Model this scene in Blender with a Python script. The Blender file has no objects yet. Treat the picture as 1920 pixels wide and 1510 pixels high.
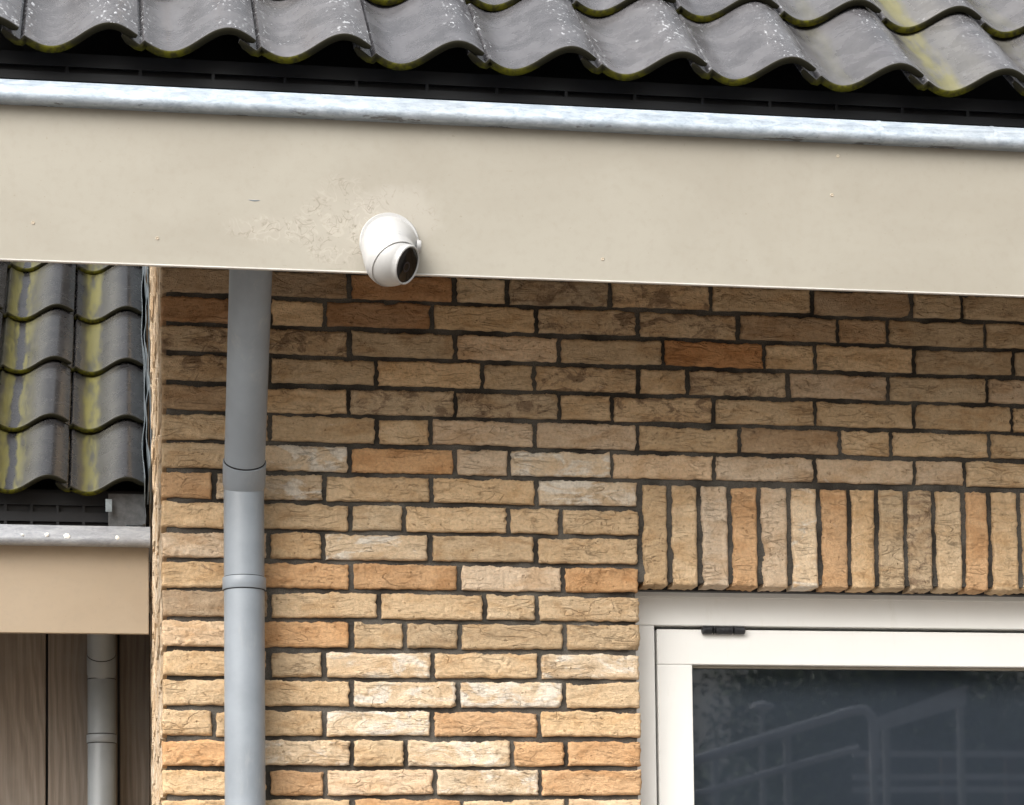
import bpy, bmesh, math, random
import numpy as np
from mathutils import Vector, Matrix

# ------------------------------------------------------------------ camera, sky, sun, exposure
scene = bpy.context.scene
COL = scene.collection
CAM = Vector((-0.46131, -4.65472, -1.40934))
AX_R = Vector((0.98763245, -0.15641733, -0.01075941))
AX_U = Vector((0.00117043, -0.06126712, 0.99812072))
AX_F = Vector((0.15678258, 0.985789, 0.06032632))
FPX, CX, CY = 4208.2, 909.07, 1502.95          # the photograph is a crop of a longer frame: lens shift
cam_data = bpy.data.cameras.new('camera')
cam_data.sensor_fit = 'HORIZONTAL'
cam_data.sensor_width = 36.0
cam_data.lens = FPX / 1920 * 36.0
cam_data.shift_x = (960 - CX) / 1920
cam_data.shift_y = (CY - 755) / 1920
cam_data.clip_start = 0.05
cam_data.clip_end = 2000
cam = bpy.data.objects.new('camera', cam_data)
COL.objects.link(cam)
cam.matrix_world = Matrix(((AX_R.x, AX_U.x, -AX_F.x, CAM.x), (AX_R.y, AX_U.y, -AX_F.y, CAM.y),
                           (AX_R.z, AX_U.z, -AX_F.z, CAM.z), (0, 0, 0, 1)))
scene.camera = cam

SUN_EL, SUN_AZ = math.radians(43), math.radians(-137)   # azimuth from +Y, clockwise; behind and left of the viewer
world = bpy.data.worlds.new('World')
scene.world = world
world.use_nodes = True
wn, wl = world.node_tree.nodes, world.node_tree.links
wn.clear()
sky = wn.new('ShaderNodeTexSky'); sky.sky_type = 'NISHITA'; sky.sun_disc = False
sky.sun_elevation = SUN_EL; sky.sun_rotation = SUN_AZ
sky.air_density = 2.0; sky.dust_density = 8.0; sky.ozone_density = 1.0
hsv = wn.new('ShaderNodeHueSaturation'); hsv.inputs['Saturation'].default_value = 0.22
bg = wn.new('ShaderNodeBackground'); bg.inputs['Strength'].default_value = 0.15
wo = wn.new('ShaderNodeOutputWorld')
wl.new(sky.outputs[0], hsv.inputs['Color']); wl.new(hsv.outputs[0], bg.inputs['Color']); wl.new(bg.outputs[0], wo.inputs['Surface'])

sun_data = bpy.data.lights.new('sun', 'SUN')
sun_data.energy = 1.1; sun_data.angle = math.radians(50); sun_data.color = (1.0, 0.985, 0.96)
sun = bpy.data.objects.new('sun', sun_data); COL.objects.link(sun)
sd = Vector((math.sin(SUN_AZ) * math.cos(SUN_EL), math.cos(SUN_AZ) * math.cos(SUN_EL), math.sin(SUN_EL)))
sun.rotation_euler = sd.to_track_quat('Z', 'Y').to_euler()

scene.view_settings.view_transform = 'Standard'
scene.view_settings.look = 'None'
scene.view_settings.exposure = 0.82
scene.view_settings.gamma = 1.0
scene.view_settings.use_curve_mapping = False
scene.render.engine = 'CYCLES'
scene.cycles.use_denoising = True
scene.cycles.max_bounces = 8

# ------------------------------------------------------------------ helpers
rng = np.random.default_rng(7)
random.seed(7)
WORLD_LOC = {}


def at(px, py, Y):
    """the point at depth Y (metres behind the wall face) on the line of sight through a photo pixel"""
    d = AX_F + AX_R * ((px - CX) / FPX) - AX_U * ((py - CY) / FPX)
    return CAM + d * ((Y - CAM.y) / d.y)


def tag(o, label=None, category=None, group=None, kind=None):
    if label: o['label'] = label
    if category: o['category'] = category
    if group: o['group'] = group
    if kind: o['kind'] = kind
    return o


def empty(name, loc, label, category, group=None):
    o = bpy.data.objects.new(name, None)
    o.empty_display_size = 0.05
    COL.objects.link(o)
    o.location = loc
    WORLD_LOC[o] = Vector(loc)
    return tag(o, label, category, group)


def link(name, me, mat, parent=None, origin=None):
    o = bpy.data.objects.new(name, me)
    COL.objects.link(o)
    if mat is not None and not me.materials: me.materials.append(mat)
    w = Vector(origin) if origin is not None else (WORLD_LOC[parent] if parent is not None else Vector((0, 0, 0)))
    if parent is not None:
        o.parent = parent
        o.location = w - WORLD_LOC[parent]
    else:
        o.location = w
    WORLD_LOC[o] = w
    return o


def obj(name, verts, faces, mat, parent=None, origin=None, smooth=False, uv=None):
    """one mesh object from world-space vertices"""
    w = Vector(origin) if origin is not None else (WORLD_LOC[parent] if parent is not None else Vector((0, 0, 0)))
    V = np.asarray([tuple(v) for v in verts] if not isinstance(verts, np.ndarray) else verts, float) - np.array(w)
    me = bpy.data.meshes.new(name)
    me.from_pydata(V.tolist(), [], faces)
    me.validate()
    if smooth:
        me.polygons.foreach_set('use_smooth', [True] * len(me.polygons))
        if smooth != 'all':
            me.set_sharp_from_angle(angle=math.radians(40))
    return link(name, me, mat, parent, w)


class MB:
    def __init__(s): s.v, s.f = [], []

    def add(s, v, f):
        n = len(s.v); s.v += [tuple(p) for p in v]; s.f += [tuple(i + n for i in q) for q in f]; return s

    def box(s, x0, x1, y0, y1, z0, z1, bev=0.0):
        if bev > 0:
            bm = bmesh.new()
            bmesh.ops.create_cube(bm, size=1)
            for v in bm.verts:
                v.co = Vector(((x0 + x1) / 2 + v.co.x * (x1 - x0), (y0 + y1) / 2 + v.co.y * (y1 - y0), (z0 + z1) / 2 + v.co.z * (z1 - z0)))
            bmesh.ops.bevel(bm, geom=bm.edges[:], offset=bev, segments=2, affect='EDGES', profile=0.5)
            bm.verts.index_update()
            s.add([v.co[:] for v in bm.verts], [[v.index for v in f.verts] for f in bm.faces]); bm.free()
            return s
        v = [(x0, y0, z0), (x1, y0, z0), (x1, y1, z0), (x0, y1, z0), (x0, y0, z1), (x1, y0, z1), (x1, y1, z1), (x0, y1, z1)]
        return s.add(v, [(0, 3, 2, 1), (4, 5, 6, 7), (0, 1, 5, 4), (1, 2, 6, 5), (2, 3, 7, 6), (3, 0, 4, 7)])

    def lathe(s, o, d, prof, n=40, cap0=True, cap1=True):
        """surface of revolution: prof = [(distance along d, radius)]"""
        o, d = Vector(o), Vector(d).normalized()
        a = d.orthogonal().normalized(); b = d.cross(a)
        v, f = [], []
        for (t, r) in prof:
            for i in range(n):
                q = 2 * math.pi * i / n
                v.append(o + d * t + (a * math.cos(q) + b * math.sin(q)) * r)
        for k in range(len(prof) - 1):
            for i in range(n):
                j = (i + 1) % n
                f.append((k * n + i, k * n + j, (k + 1) * n + j, (k + 1) * n + i))
        if cap0: f.append(tuple(range(n))[::-1])
        if cap1: f.append(tuple(range((len(prof) - 1) * n, len(prof) * n)))
        return s.add(v, f)

    def tube(s, p0, p1, r, n=40, r1=None):
        p0, p1 = Vector(p0), Vector(p1)
        return s.lathe(p0, p1 - p0, [(0, r), ((p1 - p0).length, r if r1 is None else r1)], n)

    def path(s, pts, r, n=12):
        pts = [Vector(p) for p in pts]; v, f = [], []
        for i, p in enumerate(pts):
            d = (pts[min(i + 1, len(pts) - 1)] - pts[max(i - 1, 0)]).normalized()
            a = d.cross(Vector((0, 1, 0.02))).normalized(); b = d.cross(a)
            for k in range(n):
                q = 2 * math.pi * k / n
                v.append(p + (a * math.cos(q) + b * math.sin(q)) * r)
        for i in range(len(pts) - 1):
            for k in range(n):
                j = (k + 1) % n
                f.append((i * n + k, i * n + j, (i + 1) * n + j, (i + 1) * n + k))
        f.append(tuple(range(n))[::-1]); f.append(tuple(range((len(pts) - 1) * n, len(pts) * n)))
        return s.add(v, f)

    def sweep_x(s, prof, xs, closed=True):
        """profile [(y, z)] swept along x"""
        n = len(prof); v, f = [], []
        for x in xs:
            v += [(x, y, z) for (y, z) in prof]
        for k in range(len(xs) - 1):
            for i in range(n if closed else n - 1):
                j = (i + 1) % n
                f.append((k * n + i, k * n + j, (k + 1) * n + j, (k + 1) * n + i))
        if closed:
            f.append(tuple(range(n))[::-1]); f.append(tuple(range((len(xs) - 1) * n, len(xs) * n)))
        return s.add(v, f)

    def build(s, name, mat, parent=None, origin=None, smooth=False):
        return obj(name, s.v, s.f, mat, parent, origin, smooth)


# ------------------------------------------------------------------ materials
class NT:
    def __init__(s, name):
        s.m = bpy.data.materials.new(name); s.m.use_nodes = True
        s.n, s.l = s.m.node_tree.nodes, s.m.node_tree.links
        s.n.clear()
        s.out = s.n.new('ShaderNodeOutputMaterial')

    def node(s, t, **kw):
        n = s.n.new(t)
        for k, v in kw.items(): setattr(n, k, v)
        return n

    def put(s, sock, v):
        if isinstance(v, bpy.types.NodeSocket): s.l.new(v, sock)
        elif isinstance(v, (tuple, list)) and len(v) == 3 and sock.type == 'RGBA': sock.default_value = (*v, 1)
        else: sock.default_value = v

    def math(s, op, a, b=0.0, c=0.0, clamp=False):
        n = s.node('ShaderNodeMath', operation=op, use_clamp=clamp)
        for i, v in enumerate((a, b, c)): s.put(n.inputs[i], v)
        return n.outputs[0]

    def vmath(s, op, a, b):
        n = s.node('ShaderNodeVectorMath', operation=op)
        s.put(n.inputs[0], a); s.put(n.inputs[1], b)
        return n.outputs[0]

    def mix(s, fac, a, b, blend='MIX'):
        n = s.node('ShaderNodeMix', data_type='RGBA', blend_type=blend)
        s.put(n.inputs[0], fac); s.put(n.inputs[6], a); s.put(n.inputs[7], b)
        return n.outputs[2]

    def noise(s, vec, scale, detail=3.0, rough=0.55, dist=0.0):
        n = s.node('ShaderNodeTexNoise')
        s.l.new(vec, n.inputs['Vector'])
        n.inputs['Scale'].default_value = scale; n.inputs['Detail'].default_value = detail
        n.inputs['Roughness'].default_value = rough; n.inputs['Distortion'].default_value = dist
        return n.outputs['Fac']

    def step(s, v, lo, hi, a=0.0, b=1.0):
        n = s.node('ShaderNodeMapRange', interpolation_type='SMOOTHSTEP')
        s.put(n.inputs[0], v); s.put(n.inputs[1], lo); s.put(n.inputs[2], hi); s.put(n.inputs[3], a); s.put(n.inputs[4], b)
        return n.outputs[0]

    def scale(s, vec, xyz, add=(0, 0, 0)):
        n = s.node('ShaderNodeMapping')
        s.l.new(vec, n.inputs[0]); n.inputs['Scale'].default_value = xyz; n.inputs['Location'].default_value = add
        return n.outputs[0]

    def coords(s, kind='Object'):
        return s.node('ShaderNodeTexCoord').outputs[kind]

    def position(s):
        return s.node('ShaderNodeNewGeometry').outputs['Position']

    def sep(s, v):
        n = s.node('ShaderNodeSeparateXYZ'); s.l.new(v, n.inputs[0]); return n.outputs

    def ramp(s, fac, stops):
        n = s.node('ShaderNodeValToRGB')
        e = n.color_ramp.elements
        while len(e) < len(stops): e.new(0.5)
        for k, (p, c) in enumerate(stops):
            e[k].position = p; e[k].color = (*c, 1) if isinstance(c, tuple) else (c, c, c, 1)
        s.put(n.inputs[0], fac)
        return n.outputs[0]

    def bump(s, h, strength=0.5, dist=0.002, normal=None):
        n = s.node('ShaderNodeBump')
        n.inputs['Strength'].default_value = strength; n.inputs['Distance'].default_value = dist
        s.l.new(h, n.inputs['Height'])
        if normal is not None: s.l.new(normal, n.inputs['Normal'])
        return n.outputs[0]

    def principled(s, color, rough=0.6, metal=0.0, spec=0.5, normal=None, coat=0.0):
        b = s.node('ShaderNodeBsdfPrincipled')
        s.put(b.inputs['Base Color'], color); s.put(b.inputs['Roughness'], rough); s.put(b.inputs['Metallic'], metal)
        b.inputs['Specular IOR Level'].default_value = spec
        b.inputs['Coat Weight'].default_value = coat
        if normal is not None: s.l.new(normal, b.inputs['Normal'])
        s.l.new(b.outputs[0], s.out.inputs['Surface'])
        return b


def rand_coords(t, vec):
    r = t.node('ShaderNodeObjectInfo').outputs['Random']
    c = t.node('ShaderNodeCombineXYZ')
    for i, k in enumerate((37.0, 71.0, 53.0)): t.l.new(t.math('MULTIPLY', r, k), c.inputs[i])
    return t.vmath('ADD', vec, c.outputs[0])


def mat_brick(use_obj=True):
    t = NT('handmade_brick')
    base = t.coords() if use_obj else t.position()
    v = rand_coords(t, base)
    info = t.node('ShaderNodeObjectInfo')
    if use_obj:
        col, white, dark = info.outputs['Color'], info.outputs['Alpha'], t.math('DIVIDE', info.outputs['Object Index'], 100.0)
    else:
        col = t.ramp(t.noise(t.scale(v, (5, 5, 14)), 1.0, 1.0), [(0.35, (0.66, 0.50, 0.33)), (0.5, (0.76, 0.61, 0.44)), (0.65, (0.82, 0.70, 0.55))])  # paler than the front bricks: light on the side wall put into the colour
        white, dark = 0.2, 0.05
    n1 = t.noise(t.scale(v, (12, 12, 26)), 1.0, 4, 0.6, 0.6)
    n2 = t.noise(v, 150.0, 4, 0.65)
    n3 = t.noise(t.scale(v, (14, 14, 60)), 1.0, 5, 0.65, 1.2)
    c = t.mix(t.step(n1, 0.42, 0.70), col, t.mix(1.0, col, (0.84, 0.76, 0.67), 'MULTIPLY'))
    c = t.mix(t.step(n1, 0.30, 0.44, 0.55, 0.0), c, t.mix(1.0, col, (1.16, 1.20, 1.26), 'MULTIPLY'))
    # iron-brown scorch marks
    nd = t.noise(t.scale(v, (22, 22, 34)), 1.0, 6, 0.72, 0.8)
    c = t.mix(t.math('MULTIPLY', t.step(nd, t.math('SUBTRACT', 0.66, t.math('MULTIPLY', dark, 0.22)), t.math('SUBTRACT', 0.76, t.math('MULTIPLY', dark, 0.2))), 0.72), c, (0.17, 0.105, 0.065))
    # lime bloom
    nw = t.noise(t.scale(v, (11, 11, 24)), 1.0, 6, 0.66, 1.0)
    lo = t.math('SUBTRACT', 0.74, t.math('MULTIPLY', white, 0.30))
    c = t.mix(t.math('MULTIPLY', t.step(nw, lo, t.math('ADD', lo, 0.13)), 0.8), c, (0.82, 0.76, 0.67))
    c = t.mix(t.step(n3, 0.54, 0.70, 0.0, 0.34), c, t.mix(1.0, c, (0.66, 0.55, 0.45), 'MULTIPLY'))
    c = t.mix(1.0, c, t.ramp(n2, [(0.3, 0.78), (0.55, 1.0), (0.75, 1.12)]), 'MULTIPLY')
    def crease(sx, sz, off, w):
        q = t.noise(t.scale(v, (sx, sx, sz), (off, off, off)), 1.0, 2.5, 0.5, 1.1)
        return t.step(t.math('ABSOLUTE', t.math('SUBTRACT', q, 0.5)), w, 0.0)
    mk = t.step(t.noise(v, 13, 2), 0.47, 0.60)
    cr = t.math('MAXIMUM', t.math('MULTIPLY', crease(9, 34, 3.1, 0.020), mk), t.math('MULTIPLY', crease(16, 62, 7.7, 0.024), t.step(t.noise(v, 21, 2), 0.52, 0.64)))
    c = t.mix(t.math('MULTIPLY', cr, 0.17), c, t.mix(1.0, c, (0.44, 0.36, 0.28), 'MULTIPLY'))
    pit = t.step(t.noise(v, 95, 1.5, 0.5), 0.70, 0.76)
    c = t.mix(t.math('MULTIPLY', pit, 0.45), c, t.mix(1.0, c, (0.42, 0.33, 0.25), 'MULTIPLY'))
    hgt = t.math('ADD', t.math('MULTIPLY', n3, 1.6), t.math('MULTIPLY', n2, 0.45))
    hgt = t.math('SUBTRACT', hgt, t.math('MULTIPLY', cr, 0.85))
    hgt = t.math('ADD', t.math('SUBTRACT', hgt, pit), t.noise(v, 420.0, 2, 0.6))
    b1 = t.bump(hgt, 1.0, 0.0034)
    t.principled(c, 0.88, 0, 0.25, b1)
    return t.m


def mat_mortar():
    t = NT('dark_mortar'); v = t.position()
    n = t.noise(v, 9, 4); g = t.noise(v, 420, 3, 0.7)
    c = t.mix(t.step(n, 0.35, 0.68), (0.050, 0.045, 0.039), (0.140, 0.130, 0.114))
    c = t.mix(1.0, c, t.ramp(g, [(0.3, 0.55), (0.7, 1.4)]), 'MULTIPLY')
    t.principled(c, 0.95, 0, 0.2, t.bump(t.math('ADD', g, t.noise(v, 90, 3)), 0.9, 0.004))
    return t.m


def mat_tile():
    t = NT('glazed_roof_tile')
    o = t.coords(); v = rand_coords(t, o); x, y, z = t.sep(o)[:3]
    info = t.node('ShaderNodeObjectInfo')
    amt = t.sep(info.outputs['Color']); rnd = info.outputs['Random']
    n1 = t.noise(v, 14, 4, 0.6, 0.4); n2 = t.noise(v, 130, 4, 0.6)
    c = t.mix(t.step(n1, 0.3, 0.7), (0.054, 0.0535, 0.058), (0.092, 0.091, 0.098))
    c = t.mix(1.0, c, t.ramp(rnd, [(0.0, (0.88, 0.87, 0.88)), (0.5, (1.0, 0.99, 0.98)), (1.0, (1.16, 1.13, 1.10))]), 'MULTIPLY')
    c = t.mix(1.0, c, t.ramp(n2, [(0.3, 0.86), (0.7, 1.12)]), 'MULTIPLY')
    al_ = t.node('ShaderNodeCombineXYZ')
    for i_ in range(3): t.l.new(info.outputs['Alpha'], al_.inputs[i_])
    c = t.mix(1.0, c, al_.outputs[0], 'MULTIPLY')
    # lime and algae film along the pan
    wx = t.math('ADD', x, t.math('MULTIPLY', t.math('SUBTRACT', t.noise(t.scale(v, (9, 6, 9)), 1.0, 4, 0.7), 0.5), 0.045))
    wx = t.math('MULTIPLY', wx, 4.5)
    two = t.ramp(wx, [(0.04, 0.1), (0.13, 0.75), (0.20, 0.8), (0.225, 0.0), (0.31, 0.0), (0.34, 0.85), (0.40, 0.55), (0.55, 0.0)])
    one = t.ramp(wx, [(0.10, 0.0), (0.17, 0.25), (0.22, 0.9), (0.36, 0.95), (0.42, 0.1), (0.50, 0.0)])
    band = t.mix(amt[2], two, one)
    fade = t.step(t.noise(t.scale(v, (30, 5, 10)), 1.0, 5, 0.75), 0.34, 0.56, 0.15, 1.0)
    al = t.math('MULTIPLY', t.math('MULTIPLY', band, fade), amt[0], clamp=True)
    c = t.mix(t.math('MULTIPLY', al, 0.72), c, (0.165, 0.152, 0.022))
    c = t.mix(t.math('MULTIPLY', t.step(wx, 0.3, 0.62), t.math('MULTIPLY', amt[0], t.step(wx, 0.75, 0.5, 0.0, 0.28))), c, (0.26, 0.25, 0.20))
    # small white flecks, denser along the roll and left lap
    vs = t.noise(t.scale(v, (150, 70, 80)), 1.0, 2, 0.5)
    m1 = t.noise(v, 16, 3, 0.6)
    crest = t.math('MAXIMUM', t.step(x, 0.125, 0.175), t.step(x, 0.045, 0.012))
    sp = t.math('MULTIPLY', t.step(vs, 0.60, 0.65), t.step(t.math('ADD', t.math('ADD', m1, t.math('MULTIPLY', crest, 0.25)), t.math('MULTIPLY', t.math('SUBTRACT', rnd, 0.5), 0.12)), 0.60, 0.78))
    sp = t.math('MULTIPLY', sp, amt[1], clamp=True)
    c = t.mix(t.math('MULTIPLY', sp, t.step(t.noise(v, 40, 2), 0.3, 0.7, 0.35, 0.95)), c, (0.60, 0.62, 0.65))
    gr = t.noise(v, 420, 3, 0.7)
    c = t.mix(1.0, c, t.ramp(gr, [(0.3, 0.92), (0.7, 1.08)]), 'MULTIPLY')
    sl = t.step(t.noise(t.scale(v, (34, 4, 12)), 1.0, 5, 0.7), 0.5, 0.75, 0.0, 0.22)
    c = t.mix(sl, c, t.mix(1.0, c, (1.5, 1.45, 1.38), 'MULTIPLY'))
    # moss and grime on the cut front edge
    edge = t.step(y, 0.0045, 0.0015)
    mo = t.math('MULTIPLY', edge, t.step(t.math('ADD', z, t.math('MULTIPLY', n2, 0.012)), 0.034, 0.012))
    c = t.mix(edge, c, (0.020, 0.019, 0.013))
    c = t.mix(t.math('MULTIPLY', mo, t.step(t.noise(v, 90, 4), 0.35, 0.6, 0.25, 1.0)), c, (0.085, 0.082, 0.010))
    under = t.step(y, 0.42, 0.43)
    r = t.math('ADD', t.ramp(n1, [(0.3, 0.22), (0.7, 0.32)]), t.math('MULTIPLY', t.math('MAXIMUM', edge, al), 0.4), clamp=True)
    bs = t.principled(c, r, 0, 0.62, t.bump(t.math('ADD', t.math('ADD', t.math('MULTIPLY', n2, 0.35), t.math('MULTIPLY', gr, 0.10)), t.math('MULTIPLY', sp, 0.5)), 0.32, 0.0018))
    t.l.new(t.math('MULTIPLY', t.math('SUBTRACT', 1.0, edge), 0.62), bs.inputs['Specular IOR Level'])
    return t.m


def mat_zinc(name, c0, c1, rough=0.42, metal=0.75, grime=0.6, zmid=0.0):
    t = NT(name); v = t.position(); z = t.sep(v)[2]
    n1 = t.noise(t.scale(v, (26, 60, 60)), 1.0, 5, 0.65, 0.6); n2 = t.noise(v, 5, 3); n3 = t.noise(t.scale(v, (9, 30, 30)), 1.0, 5, 0.7)
    fl_ = t.noise(t.scale(v, (90, 200, 200)), 1.0, 3, 0.6)
    c = t.mix(t.step(n1, 0.35, 0.68), c0, c1)
    c = t.mix(t.step(fl_, 0.50, 0.62, 0.0, 0.35), c, t.mix(1.0, c, (0.62, 0.64, 0.68), 'MULTIPLY'))
    drip = t.math('MULTIPLY', t.step(n3, 0.57, 0.62), t.step(z, zmid - 0.004, zmid - 0.018))
    c = t.mix(t.math('MULTIPLY', drip, grime), c, (0.07, 0.06, 0.05))
    c = t.mix(t.step(n2, 0.5, 0.75, 0, 0.2), c, (0.35, 0.34, 0.32))
    t.principled(c, t.math('ADD', t.ramp(n1, [(0.3, rough - 0.08), (0.7, rough + 0.1)]), t.math('MULTIPLY', drip, 0.3)), metal, 0.5,
                 t.bump(t.math('ADD', n1, t.noise(v, 260, 2)), 0.18, 0.002))
    return t.m


def mat_fascia(name, base, dark, smear=False):
    t = NT(name); v = t.position()
    n1 = t.noise(t.scale(v, (2.2, 2.2, 4)), 1.0, 4, 0.6, 0.5); n2 = t.noise(v, 60, 4, 0.65); n3 = t.noise(v, 500, 2)
    c = t.mix(t.step(n1, 0.32, 0.72), base, dark)
    c = t.mix(t.step(n2, 0.45, 0.75, 0, 0.16), c, (0.22, 0.195, 0.16))
    x, y, z = t.sep(v)[:3]
    streak = t.noise(t.scale(v, (26, 1, 1.6)), 1.0, 4, 0.6)
    c = t.mix(t.step(streak, 0.55, 0.75, 0, 0.10), c, (0.28, 0.25, 0.20))
    sp = t.noise(v, 140, 1, 0.5)
    c = t.mix(t.step(sp, 0.765, 0.785, 0, 0.45), c, (0.22, 0.19, 0.15))
    h = t.math('ADD', t.math('MULTIPLY', n3, 0.12), t.math('MULTIPLY', n2, 0.15))
    if smear:   # wiped filler and scuffs around the camera mount
        def blob(cx, cz, rx, rz):
            a = t.math('DIVIDE', t.math('SUBTRACT', x, cx), rx); b = t.math('DIVIDE', t.math('SUBTRACT', z, cz), rz)
            return t.math('SQRT', t.math('ADD', t.math('MULTIPLY', a, a), t.math('MULTIPLY', b, b)))
        wob = t.math('MULTIPLY', t.math('SUBTRACT', t.noise(v, 22, 4, 0.6), 0.5), 1.1)
        m1 = t.step(t.math('ADD', blob(-0.055, -0.055, 0.11, 0.10), wob), 1.0, 0.55)
        m2 = t.step(t.math('ADD', blob(0.045, -0.035, 0.11, 0.075), wob), 1.0, 0.55)
        m3 = t.step(t.math('ADD', blob(-0.19, -0.072, 0.10, 0.030), wob), 1.0, 0.6)
        m = t.math('MAXIMUM', m1, t.math('MAXIMUM', m2, m3))
        sw = t.node('ShaderNodeTexWave', wave_type='RINGS', wave_profile='SAW')
        t.l.new(t.scale(v, (1, 1, 1), (0.10, 0.3, 0.12)), sw.inputs['Vector'])
        sw.inputs['Scale'].default_value = 24; sw.inputs['Distortion'].default_value = 22
        sw.inputs['Detail'].default_value = 3; sw.inputs['Detail Scale'].default_value = 2.2; sw.inputs['Detail Roughness'].default_value = 0.6
        swf = sw.outputs['Fac']
        def stroke(sc, off, w, dist):
            q = t.noise(t.scale(v, (1, 1, 1), (off, off, off)), sc, 1.2, 0.45, dist)
            return t.step(t.math('ABSOLUTE', t.math('SUBTRACT', q, 0.5)), w, 0.0)
        c = t.mix(t.math('MULTIPLY', m, 0.12), c, (0.42, 0.39, 0.34))
        c = t.mix(t.math('MULTIPLY', m2, 0.16), c, (0.42, 0.395, 0.365))
        m13 = t.math('MAXIMUM', m1, m3)
        pat = t.step(t.noise(v, 45, 3), 0.44, 0.58)
        c = t.mix(t.math('MULTIPLY', m13, t.math('MULTIPLY', stroke(24, 1.3, 0.06, 1.8), 0.3)), c, (0.45, 0.415, 0.36))
        c = t.mix(t.math('MULTIPLY', t.math('MULTIPLY', m13, pat), t.math('MULTIPLY', stroke(19, 4.3, 0.026, 2.2), 0.6)), c, (0.15, 0.125, 0.092))
        c = t.mix(t.math('MULTIPLY', t.math('MULTIPLY', m, pat), t.math('MULTIPLY', stroke(34, 9.1, 0.03, 1.6), 0.42)), c, (0.16, 0.135, 0.10))
        h = t.math('ADD', h, t.math('MULTIPLY', t.math('MULTIPLY', m, swf), 0.10))
    t.principled(c, 0.55, 0, 0.35, t.bump(h, 0.4, 0.002))
    return t.m


def mat_plain(name, col, rough=0.5, metal=0.0, spec=0.5, var=0.12, scale=12, bump=0.0, coat=0.0, grime=None):
    t = NT(name); v = t.position()
    n = t.noise(v, scale, 5, 0.6)
    lo = tuple(max(0, q * (1 - var)) for q in col); hi = tuple(q * (1 + var) for q in col)
    c = t.mix(t.step(n, 0.3, 0.7), lo, hi)
    if grime is not None:
        g = t.noise(t.scale(v, (30, 30, 7)), 1.0, 5, 0.7)
        c = t.mix(t.step(g, 0.56, 0.74, 0, 0.3), c, grime)
    nm = t.bump(t.noise(v, 300, 3), bump, 0.002) if bump > 0 else None
    t.principled(c, t.ramp(n, [(0.3, max(0.02, rough - 0.06)), (0.7, min(1, rough + 0.08))]), metal, spec, nm, coat)
    return t.m


def mat_wood():
    t = NT('weathered_plank'); o = t.coords(); v = rand_coords(t, o)
    d = t.noise(t.scale(v, (5, 5, 0.9)), 1.0, 3, 0.5)
    x, y, z = t.sep(v)[:3]
    ph = t.math('ADD', t.math('MULTIPLY', x, 34.0), t.math('MULTIPLY', d, 9.0))
    ring = t.math('ABSOLUTE', t.math('SINE', t.math('MULTIPLY', ph, 3.14)))
    g = t.noise(t.scale(v, (160, 160, 5)), 1.0, 5, 0.7); bl = t.noise(v, 7, 3)
    c = t.mix(t.step(ring, 0.55, 1.0), (0.178, 0.149, 0.124), (0.145, 0.119, 0.097))
    c = t.mix(1.0, c, t.ramp(g, [(0.3, 0.82), (0.7, 1.15)]), 'MULTIPLY')
    c = t.mix(t.step(bl, 0.45, 0.75, 0, 0.35), c, (0.19, 0.175, 0.157))
    t.principled(c, 0.8, 0, 0.3, t.bump(t.math('ADD', ring, t.math('MULTIPLY', g, 1.2)), 0.4, 0.0015))
    return t.m


def mat_glass():
    t = NT('window_glass')
    tr = t.node('ShaderNodeBsdfTransparent'); tr.inputs[0].default_value = (0.78, 0.82, 0.84, 1)
    gl = t.node('ShaderNodeBsdfGlossy'); gl.inputs['Roughness'].default_value = 0.021; gl.inputs[0].default_value = (0.94, 0.97, 1.0, 1)
    fr = t.node('ShaderNodeFresnel'); fr.inputs['IOR'].default_value = 1.5
    n = t.bump(t.noise(t.position(), 3.0, 1), 0.03, 0.002)
    t.l.new(n, gl.inputs['Normal'])
    fac = t.math('MULTIPLY', fr.outputs[0], 2.0, clamp=True)    # four glass faces of a double-glazed unit
    mx = t.node('ShaderNodeMixShader')
    t.l.new(fac, mx.inputs[0]); t.l.new(tr.outputs[0], mx.inputs[1]); t.l.new(gl.outputs[0], mx.inputs[2])
    t.l.new(mx.outputs[0], t.out.inputs['Surface'])
    return t.m


def mat_leaf(name, a, b):
    t = NT(name); v = t.position()
    c = t.mix(t.step(t.noise(v, 1.3, 4), 0.3, 0.7), a, b)
    t.principled(c, 0.6, 0, 0.3)
    return t.m


def mat_paving():
    t = NT('clinker_paving'); v = t.position()
    b = t.node('ShaderNodeTexBrick'); t.l.new(v, b.inputs['Vector'])
    b.inputs['Scale'].default_value = 1.7; b.inputs['Mortar Size'].default_value = 0.008
    b.inputs['Color1'].default_value = (0.165, 0.146, 0.128, 1); b.inputs['Color2'].default_value = (0.215, 0.190, 0.166, 1)
    b.inputs['Mortar'].default_value = (0.05, 0.05, 0.047, 1)
    n = t.noise(v, 40, 5, 0.7)
    c = t.mix(1.0, b.outputs['Color'], t.ramp(n, [(0.3, 0.8), (0.7, 1.15)]), 'MULTIPLY')
    t.principled(c, 0.85, 0, 0.3, t.bump(n, 0.3, 0.004))
    return t.m


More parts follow.
